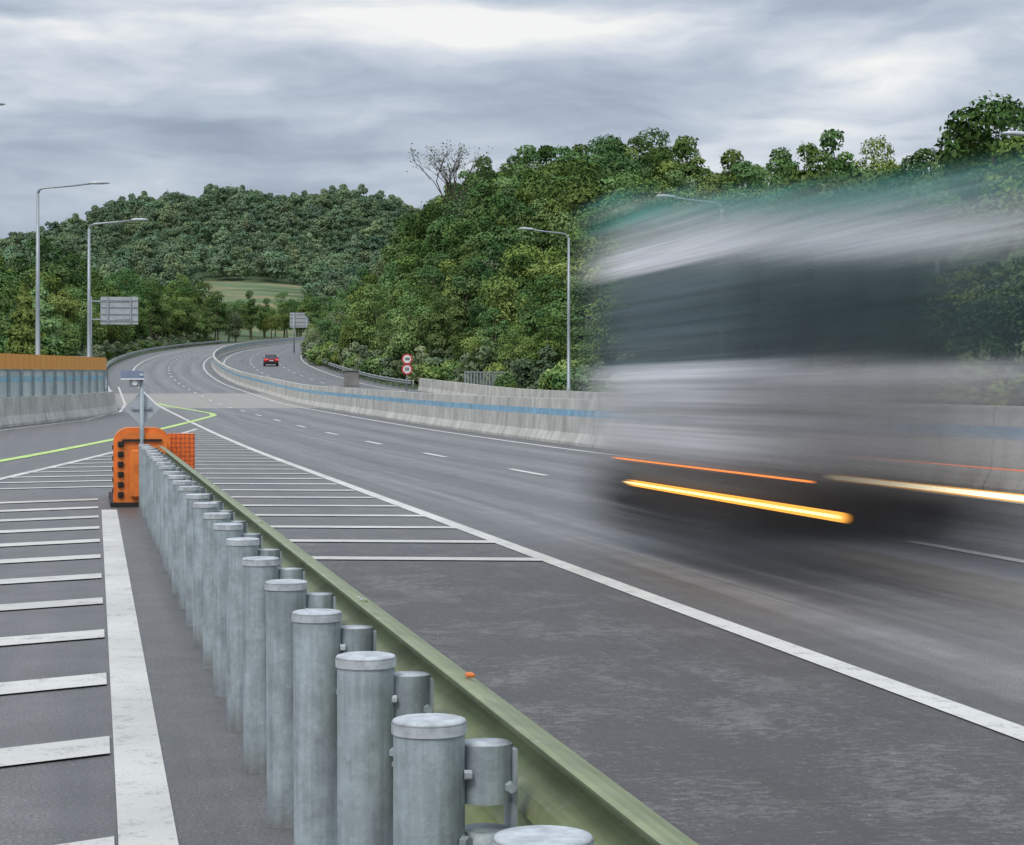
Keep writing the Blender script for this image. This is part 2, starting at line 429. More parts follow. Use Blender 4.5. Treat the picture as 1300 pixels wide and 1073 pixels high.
# left parapet with noise screen
FY=[10,30,48,60,75,90,100,107]
FU=[-28.5,-17,-10,-7,-4.2,-1.2,.5,1.0]
fp=[]
for y in np.arange(14,107.1,1.0): fp.append((float(np.interp(y,FY,FU)),float(y),hroad(y)))
root=empty('noise_screen_fence')
mb=MB(); mb.sweep(fp,[(-.2,0),(-.2,1.1),(.1,1.1),(.14,.4),(.25,.1),(.25,0)],M_conc); mb.build('parapet',root)
def slat_mat():
    m,nt,b=newmat('orange_slats')
    uv=nt.add('ShaderNodeUVMap').outputs[0]; x,y,_=nt.sep(uv)
    f=nt.math('FRACT',nt.math('MULTIPLY',x,1.0)); s_=nt.mr(nt.math('ABSOLUTE',nt.math('SUBTRACT',f,.5)),.38,.48,0,.4)
    c=nt.mix(s_,(.82,.36,.07),(.4,.15,.03)); nt.l.new(c,b.inputs['Base Color']); b.inputs['Roughness'].default_value=.5
    return m
M_slat=slat_mat()
fp2=fp[:-5]
mb=MB()
mb.sweep(fp2,[(-.06,2.20),(-.06,2.80),(.02,2.80),(.02,2.20)],M_slat,closed=True)
mb.build('orange_top_panel',root)
mb=MB()
mb.sweep(fp2,[(-.05,1.12),(-.05,1.7),(-.02,1.7),(-.02,1.12)],M_glass,closed=True)
mb.sweep(fp2,[(-.05,1.705),(-.05,1.9),(-.012,1.9),(-.012,1.705)],M_bluepanel,closed=True)
mb.sweep(fp2,[(-.05,1.905),(-.05,2.17),(-.02,2.17),(-.02,1.905)],M_glass,closed=True)
mb.sweep(fp2,[(-.07,2.174),(-.07,2.196),(.03,2.196),(.03,2.174)],M_galv,closed=True)
for i in range(0,len(fp2),2):
    x,y,z=fp2[i]; mb.box((x+.05,y,z+1.64),(.09,.09,1.06),M_galv)
mb.build('screen_panels_and_posts',root)
# far left barrier and slatted screens
mb=MB(); mb.sweep(upath(.9,112,176),pr2,M_conc); mb.build('approach_concrete_barrier')
def slat_screen(name,u,y,w,h,n=14):
    r=empty(name); mb=MB(); z=terrain(u+dev(y),y); x=u+dev(y)
    for i in range(n+1): mb.box((x-w/2+w*i/n,y,z+h/2),(w/n*.55,.06,h),M_pole)
    mb.box((x,y-.05,z+h-.05),(w,.05,.1),M_pole); mb.box((x,y-.05,z+.3),(w,.05,.1),M_pole); mb.build('slats',r)
slat_screen('slatted_screen',29.2,150,3.3,2.0)
slat_screen('slatted_screen',-1.4,196,2.8,2.6)
mb=MB(); x,y=bearing(446,185); mb.box((x,y,terrain(x,y)+.8),(1.3,1.0,1.4),M_conc,0,.05); mb.box((x,y,terrain(x,y)+1.56),(1.5,1.2,.12),M_conc); mb.build('concrete_cabinet')

# ------------------------------------------------------------ foreground guardrail
root=empty('guardrail')
mb=MB()
bp=[(.812,y,0) for y in np.arange(.4,26.2,.5)]
gprof=[(0,.80),(.010,.803),(.04,.795),(.088,.772),(.10,.745),(.098,.71),(.035,.665),(.018,.635),(.035,.605),(.098,.56),(.10,.52),(.088,.49),(0,.455)]
mb.sweep(bp,gprof,M_green,caps=False)
beam=mb.build('beam',root)
sd=beam.modifiers.new('thick','SOLIDIFY'); sd.thickness=.006; sd.offset=0
mb=MB()
for i_,y in enumerate(np.arange(.85,26,1.0)):
    x=.64+random.uniform(-.005,.005); y+=random.uniform(-.015,.015); dz=random.uniform(-.007,.007)
    tl=(random.uniform(-.006,.006),random.uniform(-.006,.006))
    mb.tube([(x-tl[0],y-tl[1],-.1),(x,y,.80+dz)],[.0695,.0695],M_galv,32,False)
    # thin pressed cap
    mb.tube([(x,y,.798+dz),(x,y,.818+dz)],[.0735,.0735],M_cap,32,False)
    mb.tube([(x,y,.818+dz),(x,y,.824+dz),(x,y,.826+dz)],[.0735,.070,.062],M_cap,32,True)
    # block-out pipe between post and beam
    mb.tube([(.752,y+.02,.665),(.752,y+.02,.778)],[.054,.054],M_galv,24,False)
    mb.tube([(.752,y+.02,.778),(.752,y+.02,.7785),(.752,y+.02,.772)],[.054,.048,.047],M_cap,24,True)
    mb.tube([(.752,y+.02,.53),(.752,y+.02,.61)],[.05,.05],M_galv,20,True)
    mb.box((.803,y+.02,.66),(.008,.09,.22),M_galv)
    for zz in (.725,.57):
        mb.tube([(.70,y-.03,zz),(.715,y-.03,zz)],[.010,.010],M_cap,6,True,False)
    mb.tube([(x+.058,y-.045,.60),(x+.068,y-.058,.60)],[.013,.012],M_galv,6,True,False)
    mb.tube([(.79,y-.035,.70),(.79,y-.052,.70)],[.012,.010],M_galv,6,True,False)
mb.build('posts_and_blockouts',root)
mb=MB()
for y in np.arange(2.4,25,4.0):
    mb.box((.835,y,.802),(.035,.10,.006),M_green)
    for d in (-.03,.03): mb.tube([(.835,y+d,.803),(.835,y+d,.810)],[.006,.006],M_cap,6)
mb.box((.86,4.62,.805),(.02,.03,.010),M_orange,0,.003)
mb.build('splice_plates',root)
# a few thin blades of grass at the foot of one post
mb=MB(); M_weed=simple('weed_green',(.08,.10,.04),.7)
for (cx_,cy_,n_) in ((.56,5.75,14),(.72,5.6,8)):
    for _ in range(n_):
        a=random.uniform(0,6.28); L=random.uniform(.03,.10); lean=random.uniform(.1,.5); bx=cx_+random.uniform(-.03,.03); by=cy_+random.uniform(-.04,.04)
        dx,dy=math.cos(a),math.sin(a); w_=.0016
        p0=(bx-dy*w_,by+dx*w_,.0); p1=(bx+dy*w_,by-dx*w_,0); m1=(bx+dx*L*lean*.4,by+dy*L*lean*.4,L*.7); t1=(bx+dx*L*lean,by+dy*L*lean,L*.95)
        b=len(mb.v); mb.v+=[p0,p1,(m1[0]+dy*w_,m1[1]-dx*w_,m1[2]),t1,(m1[0]-dy*w_,m1[1]+dx*w_,m1[2])]
        mb.face((b,b+1,b+2,b+3,b+4),M_weed)
mb.build('grass_tuft')

# ------------------------------------------------------------ crash cushion
root=empty('crash_cushion')
def arch(r,w,h,n=9):
    p=[(-w/2,0)]
    for i in range(n+1):
        t=math.pi*(1-i/n*.5) ; p.append((-w/2+r+r*math.cos(t),h-r+r*math.sin(t)))
    for i in range(n+1):
        t=math.pi*.5*(1-i/n); p.append((w/2-r+r*math.cos(t),h-r+r*math.sin(t)))
    p.append((w/2,0)); return p
mb=MB(); cx=.62
for i,(y0,y1,sc) in enumerate(((26.5,27.15,1.0),(27.25,27.9,.98),(28.0,28.65,.96),(28.75,29.3,.92))):
    mb.sweep([(cx,y0,.05),(cx,y0+.04,.05),(cx,y1-.04,.05),(cx,y1,.05)],arch(.2,.72*sc,.97*sc),M_orange)
    mb.sweep([(cx,y1,.05),(cx,y1+.1,.05)],arch(.2,.66*sc,.92*sc),M_black)
mb.sweep([(cx,26.44,.05),(cx,26.5,.05)],arch(.18,.64,.91),M_orange)
mb.box((cx+.06,26.40,.43),(.42,.05,.62),M_orange,0,.02)
for k in range(6): mb.box((cx-.27,26.425,.16+.13*k),(.07,.05,.075),M_black,.3,.01)
for k in range(5): mb.box((cx-.365,26.8,.2+.14*k),(.016,.42,.05),M_black)
mb.box((cx,27.9,.03),(.8,3.0,.06),M_black)
mb.box((cx,26.42,.86),(.5,.03,.03),M_black)
mb.build('housing',root)
m,nt,b=newmat('red_orange_reflective')
P=nt.add('ShaderNodeTexCoord').outputs['Object']; x,y,z=nt.sep(P)
ck=nt.add('ShaderNodeTexVoronoi'); ck.inputs['Scale'].default_value=17; ck.inputs['Randomness'].default_value=.15
nt.l.new(nt.comb(x,0.0,z),ck.inputs['Vector'])
nt.l.new(nt.mix(nt.mr(ck.outputs[0],.38,.55),(.80,.17,.03),(.40,.09,.03)),b.inputs['Base Color']); b.inputs['Roughness'].default_value=.4
mb=MB(); mb.box((1.16,27.4,.68),(.36,.04,.50),m,0,.01); mb.box((1.16,27.45,.3),(.08,.05,.6),M_orange); mb.build('reflective_panel',root)

# hazard marker post with solar panel
root=empty('solar_hazard_marker')
mb=MB(); x,y=bearing(180,26.0)
mb.tube([(x,y,0),(x,y,1.72)],[.033,.03],M_galv,14)
D=.225; q=[(x,y+.05,1.27+D),(x+D*1.02,y+.05,1.27),(x,y+.05,1.27-D),(x-D*1.02,y+.05,1.27)]
q2=[(a,b2+.02,c) for a,b2,c in q]
M_diam=simple('diamond_back_grey',(.42,.45,.48),.6,0,.1,3)
mb.quad(q,M_diam); mb.quad(q2[::-1],M_white)
for i in range(4):
    j=(i+1)%4; mb.quad([q[j],q[i],q2[i],q2[j]],M_signback)
mb.box((x,y+.035,1.27),(.26,.025,.03),M_galv)
pv=[(x-.27,y-.10,1.64),(x+.03,y-.10,1.64),(x+.03,y+.12,1.74),(x-.27,y+.12,1.74)]
pv2=[(a,b2,c+.018) for a,b2,c in pv]
mb.quad(pv[::-1],M_signback); mb.quad(pv2,M_solar)
for i in range(4):
    j=(i+1)%4; mb.quad([pv[i],pv[j],pv2[j],pv2[i]],M_white)
mb.box((x-.09,y,1.60),(.14,.09,.10),M_signback,0,.01)
mb.tube([(x-.09,y-.05,1.60),(x-.09,y-.07,1.60)],[.035,.035],M_white,14)
mb.build('post_and_sign',root)

# ------------------------------------------------------------ street lamps
def lamp(u,y,H,side,arm=2.9,name='street_lamp'):
    r=empty(name,(u,y,terrain(u,y))); mb=MB()
    mb.tube([(0,0,0),(0,0,.35),(0,0,.36),(0,0,H*.5),(0,0,H-.25)],[.15,.15,.11,.09,.065],M_pole,12)
    pts=[(0,0,H-.3),(side*.05,0,H-.12),(side*.25,0,H-.02),(side*arm*.5,0,H+.1),(side*(arm-.7),0,H+.2)]
    mb.tube(pts,[.06,.055,.05,.042,.035],M_pole,10)
    mb.box((0,-.13,1.1),(.14,.05,.4),M_pole)
    mb.build('pole',r)
    mb=MB(); hx=side*(arm-.35); b=len(mb.v)
    for t,w,hh in ((-.45,.07,.05),(-.3,.13,.09),(.1,.16,.10),(.35,.12,.06),(.42,.05,.03)):
        for a in range(8):
            an=2*math.pi*a/8; mb.v.append((hx+side*t,w*math.cos(an),H+.22+.03*t+hh*math.sin(an)*(.5 if math.sin(an)<0 else 1)))
    for i in range(4):
        for a in range(8): mb.face((b+i*8+a,b+i*8+(a+1)%8,b+(i+1)*8+(a+1)%8,b+(i+1)*8+a),M_lamp,None,True)
    mb.face([b+a for a in range(8)],M_lamp); mb.face([b+32+a for a in range(8)],M_lamp)
    mb.build('lamp_head',r)
    return r
lamp(*bearing(722,117),10.3,-1)
lamp(*bearing(916,88.5),9.7,-1)
lamp(*bearing(1392,59),8.85,-1)
lamp(*bearing(48,85),10.0,1)
lamp(*bearing(113,103),9.8,1)
lamp(*bearing(-125,59.5),9.9,1)

# signs
def panel_sign(name,px0,px1,py0,py1,Z,arms=True):
    x0,y0=bearing(px0,Z); x1,y1=bearing(px1,Z); cx,cy=(x0+x1)/2,(y0+y1)/2
    w=(px1-px0)/FP*Z; zt=EYE+(500-py0)*Z/FP; zb=EYE+(500-py1)*Z/FP; g=terrain(cx,cy)
    r=empty(name,(cx,cy,g)); r.rotation_euler=(0,0,-TH*.5); mb=MB()
    mb.box((0,0,(zt+zb)/2-g),(w,.06,zt-zb),M_signback)
    for k in range(4): mb.box((0,-.06,zb-g+(zt-zb)*(k+.5)/4),(w*.98,.06,.07),M_galv)
    for k in (-.3,.3): mb.box((w*k,-.12,(zt+zb)/2-g),(.1,.07,zt-zb),M_galv)
    mb.build('panel',r); mb=MB()
    if arms:
        px=-w/2-.75; mb.tube([(px,0,0),(px,0,zt-g)],[.16,.12],M_pole,12)
        for zz in (zt-g-.35,zb-g+.35): mb.tube([(px,0,zz),(w*.35,-.02,zz)],[.07,.06],M_pole,8)
    else:
        for k in (-.3,.3): mb.tube([(w*k,-.18,0),(w*k,-.18,zt-g)],[.12,.1],M_pole,10)
    mb.build('support',r)
panel_sign('road_sign',128,175,377,412,150,True)
panel_sign('road_sign',368,395,397,416,335,False)
# speed limit signs
x,y=bearing(516.5,165); g=terrain(x,y); r=empty('speed_limit_sign',(x,y,g)); mb=MB()
mb.tube([(0,0,0),(0,0,EYE+50*165/FP-g)],[.05,.05],M_pole,10); mb.build('post',r)
for zc,txt in ((EYE+44*165/FP-g,'100'),(EYE+31*165/FP-g,'50')):
    mb=MB(); mb.tube([(0,-.06,zc),(0,-.09,zc)],[.44,.44],M_red,28); mb.tube([(0,-.091,zc),(0,-.105,zc)],[.33,.33],M_white,28); mb.build('disc_'+txt,r)
    cu=bpy.data.curves.new('numerals_'+txt,'FONT'); cu.body=txt; cu.align_x='CENTER'; cu.align_y='CENTER'; cu.size=.36 if txt=='50' else .3; cu.offset=.012
    cu.materials.append(M_black); o=bpy.data.objects.new('numerals_'+txt,cu); o.location=(0,-.112,zc); o.rotation_euler=(math.pi/2,0,0); link(o,r)
# utility pole
x,y=bearing(1190,92); g=terrain(x,y); mb=MB(); M_wood=simple('utility_pole_concrete',(.2,.2,.2),.8)
Hh=EYE+170*92/FP-g
mb.tube([(0,0,0),(0,0,Hh)],[.16,.1],M_wood,10)
for zz in (Hh-1.3,Hh-2.3): mb.box((0,0,zz),(2.1,.08,.1),M_wood)
for a in (-.9,-.45,.45,.9): mb.tube([(a,0,Hh-1.25),(a,0,Hh-1.0)],[.05,.03],M_lamp,8)
mb.build('utility_pole',None,(x,y,g))

# ------------------------------------------------------------ cars
def car(name,u,y,paint,taillights=True):
    x=u+dev(y); r=empty(name,(x,y,hroad(y))); r.rotation_euler=(0,math.radians(0),-math.atan((y-200)/1000 if y>200 else 0))
    r.rotation_euler[0]=math.atan(.04)
    mb=MB()
    st=[(-2.2,.45,.78,.72),(-2.1,.3,.98,.84),(-1.5,.22,1.0,.89),(0,.2,.97,.9),(1.2,.22,.93,.89),(2.0,.28,.82,.82),(2.25,.4,.65,.68)]
    b=len(mb.v)
    for yy,zl,zb,w in st:
        for (a,z) in ((-w*.95,zl),(-w,(zl+zb)/2),(-w*.93,zb),(w*.93,zb),(w,(zl+zb)/2),(w*.95,zl)): mb.v.append((a,yy,z))
    for i in range(len(st)-1):
        for k in range(6):
            j=(k+1)%6; mb.face((b+i*6+k,b+(i+1)*6+k,b+(i+1)*6+j,b+i*6+j),paint,None,True)
    mb.face([b+k for k in range(6)],paint); mb.face([b+(len(st)-1)*6+k for k in range(6)][::-1],paint)
    cab=[(-1.95,.98,.78),(-1.25,1.43,.60),(.2,1.46,.60),(1.15,.95,.76)]
    b=len(mb.v)
    for yy,z,w in cab: mb.v+= [(-w,yy,z),(w,yy,z)]
    mb.face((b,b+1,b+3,b+2),M_darkglass); mb.face((b+2,b+3,b+5,b+4),paint); mb.face((b+4,b+5,b+7,b+6),M_darkglass)
    mb.face((b,b+2,b+4,b+6),M_darkglass); mb.face((b+1,b+7,b+5,b+3),M_darkglass)
    mb.box((0,-2.2,.42),(1.6,.12,.22),M_black,0,.03)
    for sx in (-1,1):
        for yy in (-1.35,1.4): mb.tube([(sx*.7,yy,.31),(sx*.9,yy,.31)],[.31,.31],M_black,18); mb.tube([(sx*.9,yy,.31),(sx*.915,yy,.31)],[.18,.16],M_galv,12)
        mb.box((sx*.95,.75,1.0),(.16,.12,.11),paint,0,.02)
    mb.build('body',r)
    mt=simple(name+'_tail',(.5,.02,.02),.3,0,.1,4,0,.5,(1,.05,.03),1.0); mb=MB()
    for sx in (-1,1): mb.box((sx*.66,-2.17,.8),(.34,.08,.16),mt,0,.02)
    mb.box((0,-2.2,.7),(.5,.04,.12),M_white); mb.build('tail_lights',r)
car('car',20.4,254,simple('red_car_paint',(.20,.02,.03),.25))
car('car',23.4,440,simple('white_car_paint',(.5,.5,.52),.3))

# ------------------------------------------------------------ moving truck (long exposure)
def trail_mat(seed,a0,hmax,hs_,y0=11.6,y1=16.6,y2=17.7,y3=20.7):
    m,nt,b=newmat('truck_motion_streaks')
    uv=nt.add('ShaderNodeUVMap').outputs[0]; y,h,_=nt.sep(uv)
    sv=nt.noise(nt.comb(nt.math('MULTIPLY',y,.05),nt.math('MULTIPLY',h,3.2),seed),1.0,6,.7)
    sv2=nt.noise(nt.comb(nt.math('MULTIPLY',y,.10),nt.math('MULTIPLY',h,12.0),seed+5.0),1.0,4,.6)
    hh=nt.math('ADD',h,nt.math('MULTIPLY',nt.math('SUBTRACT',sv,.5),.20))
    out=nt.ramp(nt.math('DIVIDE',hh,3.5),[(.01,(.01,.01,.01,0)),(.05,(.012,.012,.012,.55)),(.13,(.010,.010,.011,.95)),(.18,(.03,.029,.028,.9)),
      (.225,(.15,.145,.14,.82)),(.26,(.42,.42,.43,.88)),(.31,(.60,.60,.61,.88)),(.37,(.46,.46,.47,.88)),(.425,(.58,.58,.60,.88)),(.455,(.80,.80,.83,.9)),(.480,(.58,.59,.62,.85)),(.50,(.10,.14,.15,.84)),
      (.60,(.06,.10,.115,.85)),(.715,(.11,.155,.165,.82)),(.735,(.68,.68,.71,.85)),(.775,(.87,.87,.90,.88)),(.80,(.60,.62,.64,.75)),(.85,(.42,.50,.50,.6)),(.885,(.10,.36,.31,.7)),(.915,(.36,.46,.44,.5)),(.945,(.06,.34,.29,.7)),(.975,(.2,.3,.28,0))])
    col=nt.mix(1.0,out[0],nt.mix(nt.mr(sv2,.3,.7),(.78,.78,.78),(1.15,1.15,1.15)),'MULTIPLY')
    a=nt.math('MULTIPLY',nt.mr(y,y0,y1),nt.mr(y,y3,y2))
    a=nt.math('MULTIPLY',a,out[1])
    # the top edge drops toward the front on the near-side sheets
    he=nt.math('SUBTRACT',h,nt.math('MULTIPLY',nt.math('SUBTRACT',y,13.5),hs_))
    a=nt.math('MULTIPLY',a,nt.mr(he,hmax,hmax-.35))
    a=nt.math('MULTIPLY',a,nt.mr(sv2,.3,.7,.85,1.15))
    a=nt.math('MULTIPLY',a,a0,clamp=True)
    nt.l.new(col,b.inputs['Base Color']); b.inputs['Roughness'].default_value=.6; nt.l.new(a,b.inputs['Alpha'])
    return m
truck=empty('truck')
us=[(4.85,1.10,2.80,.15,12.2),(5.3,.80,2.85,.15,12.0),(5.75,.76,2.95,.13,11.8),(6.2,.72,3.1,.11,11.6),(6.65,.68,3.3,.07,11.4),(7.1,.68,3.5,.04,11.2)]
for i,(u,a0,hm,hs_,ys_) in enumerate(us):
    mb=MB(); mt=trail_mat(i*3.7,a0,hm,hs_,ys_)
    mb.quad([(u,11.0,.02),(u,21,.02),(u,21,3.5),(u,11.0,3.5)],mt,[(11.0,0),(21,0),(21,3.5),(11.0,3.5)])
    mb.build('body_sweep_%d'%(i+1),truck)
# ghost of the cab front (one instant of the exposure)
m,nt,b=newmat('truck_cab_front_ghost')
uv=nt.add('ShaderNodeUVMap').outputs[0]; u_,h_,_=nt.sep(uv)
ws=nt.math('MULTIPLY',nt.math('MULTIPLY',nt.mr(u_,-1.0,-.80),nt.mr(u_,1.0,.65)),nt.math('MULTIPLY',nt.mr(h_,1.6,1.75),nt.mr(h_,2.6,2.42)))
bm=nt.math('MULTIPLY',nt.math('MULTIPLY',nt.mr(u_,-1.2,-.8),nt.mr(u_,1.2,.8)),nt.math('MULTIPLY',nt.mr(h_,.15,.3),nt.mr(h_,.6,.45)))
a=nt.math('ADD',nt.math('MULTIPLY',ws,.5),nt.math('MULTIPLY',bm,.6),clamp=True)
nt.l.new(a,b.inputs['Alpha']); b.inputs['Base Color'].default_value=(.02,.032,.042,1)
mb=MB(); yy=15.6
mb.quad([(4.8,yy,0.05),(7.15,yy,0.05),(7.15,yy,3.2),(4.8,yy,3.2)],m,[(-1.2,0),(1.2,0),(1.2,3.2),(-1.2,3.2)])
mb.build('cab_front',truck)
def light_mat(name,c,st,ya,yb):
    m,nt,b=newmat(name); P=nt.add('ShaderNodeNewGeometry').outputs['Position']; _,y,_=nt.sep(P)
    a=nt.math('MULTIPLY',nt.mr(y,ya,ya+.3),nt.mr(y,yb,yb-.6))
    e=nt.add('ShaderNodeEmission'); e.inputs[0].default_value=(*c,1); e.inputs[1].default_value=st
    t=nt.add('ShaderNodeBsdfTransparent'); mx=nt.add('ShaderNodeMixShader')
    nt.l.new(a,mx.inputs[0]); nt.l.new(t.outputs[0],mx.inputs[1]); nt.l.new(e.outputs[0],mx.inputs[2]); nt.l.new(mx.outputs[0],nt.n['Material Output'].inputs[0])
    return m
def trail(name,u,h,y0,y1,r,c,st):
    mb=MB(); mb.tube([(u,y0,h),(u,y1,h)],[r,r*.8],light_mat(name,c,st,y0,y1),12); mb.build(name,truck)
trail('headlight_trail_outer',4.83,.645,12.4,18.1,.034,(1,.42,.07),1.5)
trail('headlight_trail_outer_core',4.79,.65,12.4,18.1,.010,(1,.75,.32),2.2)
trail('headlight_trail_inner',6.99,.655,10.8,18.7,.036,(1,.48,.12),1.8)
trail('headlight_trail_inner_core',6.95,.66,10.8,18.7,.022,(1,.88,.6),3.2)
trail('marker_trail_outer',4.83,.855,13.0,18.7,.008,(1,.30,.08),1.2)
trail('marker_trail_inner',6.97,.87,11.5,18.3,.006,(1,.25,.1),1.0)

# ------------------------------------------------------------ trees
def leafquads(P,Nrm,size,r):
    n=len(P); Nrm=Nrm/np.linalg.norm(Nrm,axis=1,keepdims=True)
    t=r.normal(size=(n,3)); t-= (t*Nrm).sum(1,keepdims=True)*Nrm; t/=np.linalg.norm(t,axis=1,keepdims=True)
    b=np.cross(Nrm,t); s1=(size*r.uniform(.6,1.4,n))[:,None]; s2=s1*r.uniform(.45,.8,n)[:,None]
    v=np.stack([P-t*s1,P-b*s2+t*s1*.1,P+t*s1,P+b*s2+t*s1*.1],1)
    return v.reshape(-1,3)
def tree_mesh(name,seed,H,R,n,leaf,lobes,mat,crown=.42,cz=.58,branch=True,kind='round',fill=.75):
    r=np.random.default_rng(seed)
    mb=MB()
    if kind=='round':
        C=[];Rr=[]
        for i in range(lobes):
            d=r.normal(size=3); d/=np.linalg.norm(d); q=r.uniform(.35,.9)
            C.append([d[0]*R*q,d[1]*R*q,H*cz+d[2]*H*crown*q]); Rr.append(R*r.uniform(.20,.44))
        C=np.array(C);Rr=np.array(Rr)
        w=Rr**2; li=r.choice(lobes,n,p=w/w.sum())
        d=r.normal(size=(n,3)); d/=np.linalg.norm(d,axis=1,keepdims=True); d[:,2]=np.where(r.random(n)<.6,np.abs(d[:,2]),d[:,2])
        rad=Rr[li]*(fill+(1.2-fill)*r.random(n)**.7)
        stray=r.random(n)<.035; rad=np.where(stray,rad*r.uniform(1.05,1.3,n),rad)
        P=C[li]+d*rad[:,None]*np.array([1,1,.8]); Nm=d+r.normal(size=(n,3))*.5+np.array([0,0,.3])
        lob=r.random(lobes)[li]
    elif kind=='cone':
        t=r.random(n)**.8; z=H*(.12+.88*t); rr=R*(1-t)**.8*(.55+.5*r.random(n))*(1+.25*np.sin(t*38))
        a=r.random(n)*2*np.pi; P=np.stack([rr*np.cos(a),rr*np.sin(a),z-.15*rr],1); Nm=np.stack([np.cos(a),np.sin(a),np.full(n,.7)],1)+r.normal(size=(n,3))*.5
        lob=np.floor(t*9)/9*.5+.2; C=None
    mb.v=[]
    if kind=='round' and branch:
        mb.tube([(0,0,-.5),(R*.03,0,H*.25),(R*.02,R*.04,H*.5),(0,0,H*.82)],[H*.022,H*.017,H*.011,H*.004],M_bark,7)
        for c in C[:12]:
            z0=H*r.uniform(.22,.5); 
            mb.tube([(0,0,z0),(c[0]*.45,c[1]*.45,z0+(c[2]-z0)*.6),tuple(c)],[H*.008,H*.006,H*.002],M_bark,4,False)
    elif branch:
        mb.tube([(0,0,-.5),(0,0,H*.95)],[H*.018,H*.004],M_bark,7)
    nb=len(mb.v); nf=len(mb.f)
    vs=leafquads(P,Nm,leaf,r)
    allv=np.array(mb.v+[ ]).reshape(-1,3) if nb else np.zeros((0,3))
    allv=np.concatenate([allv,vs]); 
    fq=(np.arange(4*n).reshape(-1,4)+nb)
    me=bpy.data.meshes.new(name); me.from_pydata(allv.tolist(),[],mb.f+[tuple(q) for q in fq.tolist()])
    me.materials.append(M_bark); me.materials.append(mat)
    me.polygons.foreach_set('material_index',[0]*nf+[1]*n)
    ul=me.uv_layers.new(name='UVMap'); nl=sum(len(f) for f in mb.f); uv=np.zeros((nl+4*n,2)); lr=r.random(n)
    uv[nl:,0]=np.repeat(lr,4); uv[nl:,1]=np.repeat(lob,4); ul.data.foreach_set('uv',uv.ravel()); me.update()
    return me
near=[tree_mesh('tree_a',1,13,4.4,7500,.19,26,M_leaf),
      tree_mesh('tree_b',2,15,4.0,7500,.19,24,M_leaf,.44,.56),
      tree_mesh('tree_c',3,12,4.8,8000,.18,30,M_leaf,.40,.56),
      tree_mesh('tree_d',4,14,3.6,6500,.19,20,M_leaf,.46,.54),
      tree_mesh('tree_e',5,12,4.2,5500,.18,18,M_leaf,.42,.56,fill=.45),
      tree_mesh('tree_f',6,11,3.8,7000,.16,30,M_leaf_pale,.46,.52)]
cone=[tree_mesh('conifer_a',11,7,2.3,4500,.17,1,M_leaf,kind='cone'),tree_mesh('conifer_b',12,9,2.4,5000,.17,1,M_leaf,kind='cone')]
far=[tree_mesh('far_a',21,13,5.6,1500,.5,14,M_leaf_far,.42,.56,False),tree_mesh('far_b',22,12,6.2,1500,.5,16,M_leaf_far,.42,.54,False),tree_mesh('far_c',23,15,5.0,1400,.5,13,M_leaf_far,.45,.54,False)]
shrub=[tree_mesh('shrub_a',31,2.6,1.9,2200,.13,16,M_leaf,.5,.42,False),tree_mesh('shrub_b',32,3.4,1.7,2200,.14,14,M_leaf_pale,.5,.45,False)]
def put(me,x,y,sc,parent,name,dz=0):
    o=bpy.data.objects.new(name,me); o.location=(x,y,terrain(x,y)+dz-.1); s=sc
    o.scale=(s*random.uniform(.9,1.12),s*random.uniform(.9,1.12),s*random.uniform(.9,1.12)); o.rotation_euler=(random.uniform(-.05,.05),random.uniform(-.05,.05),random.uniform(0,6.28))
    link(o,parent); return o
def front(y): return float(np.interp(y,[0,160,230,260,700],[33.5,33.0,31.5,29.5,29.5]))
R1=empty('hillside_forest'); cnt=0
y=50.0
while y<430:
    sp=5.2 if y<260 else 6.6
    up=front(y)+random.uniform(0,1.5); row=0
    while up<(92 if 95<y<230 else 74 if y>110 else 60):
        x=up+dev(y)+random.uniform(-1.4,1.4); yy=y+random.uniform(-1.8,1.8)
        sc=random.uniform(.76,1.06)*(.62 if row==0 else .85 if row==1 else 1.0)
        if yy<205: sc*=float(np.interp(yy,[60,122,140,165,205],[.84,.88,.74,.78,.92]))
        me_=random.choices(near,[5,4,5,4,2.5,1.6])[0]
        put(me_,x,yy,sc,R1,'forest_tree'); cnt+=1
        up+=sp*random.uniform(.8,1.25); row+=1
    y+=sp
R2=empty('roadside_shrubs')
y=40.0
while y<440:
    for _ in range(2):
        up=front(y)-random.uniform(.3,2.6); put(random.choice(shrub),up+dev(y),y+random.uniform(-1,1),random.uniform(.5,1.25),R2,'shrub')
    if y>112: 
        put(random.choice(shrub),-random.uniform(1.2,5)+dev(y),y,random.uniform(.35,.8),R2,'shrub')
    y+=2.6
R3=empty('roadside_trees')
y=118.0
while y<470:
    up=-4.5-random.uniform(0,1.5) if y>150 else -8-random.uniform(0,2); row=0
    while up>-50:
        x=up+dev(y)+random.uniform(-1.3,1.3); yy=y+random.uniform(-2,2)
        X=x*CT-yy*ST; Z=yy*CT+x*ST
        if X/Z*FP<-760: break
        if row<2 and y<235 and random.random()<.75: put(random.choice(cone),x,yy,random.uniform(.75,1.1),R3,'roadside_tree')
        else: put(random.choices(near,[5,4,5,4,2,1])[0],x,yy,random.uniform(.75,1.1)*(.7 if row==0 else 1),R3,'roadside_tree')
        up-=6.4*random.uniform(.8,1.25); row+=1
    y+=7
# group in front of the field
R4=empty('field_edge_trees')
for i in range(26):
    Z=random.uniform(520,585); x,yy=bearing(random.uniform(290,420),Z)
    put(random.choice(near[:4]),x,yy,random.uniform(.6,.95),R4,'field_edge_tree')
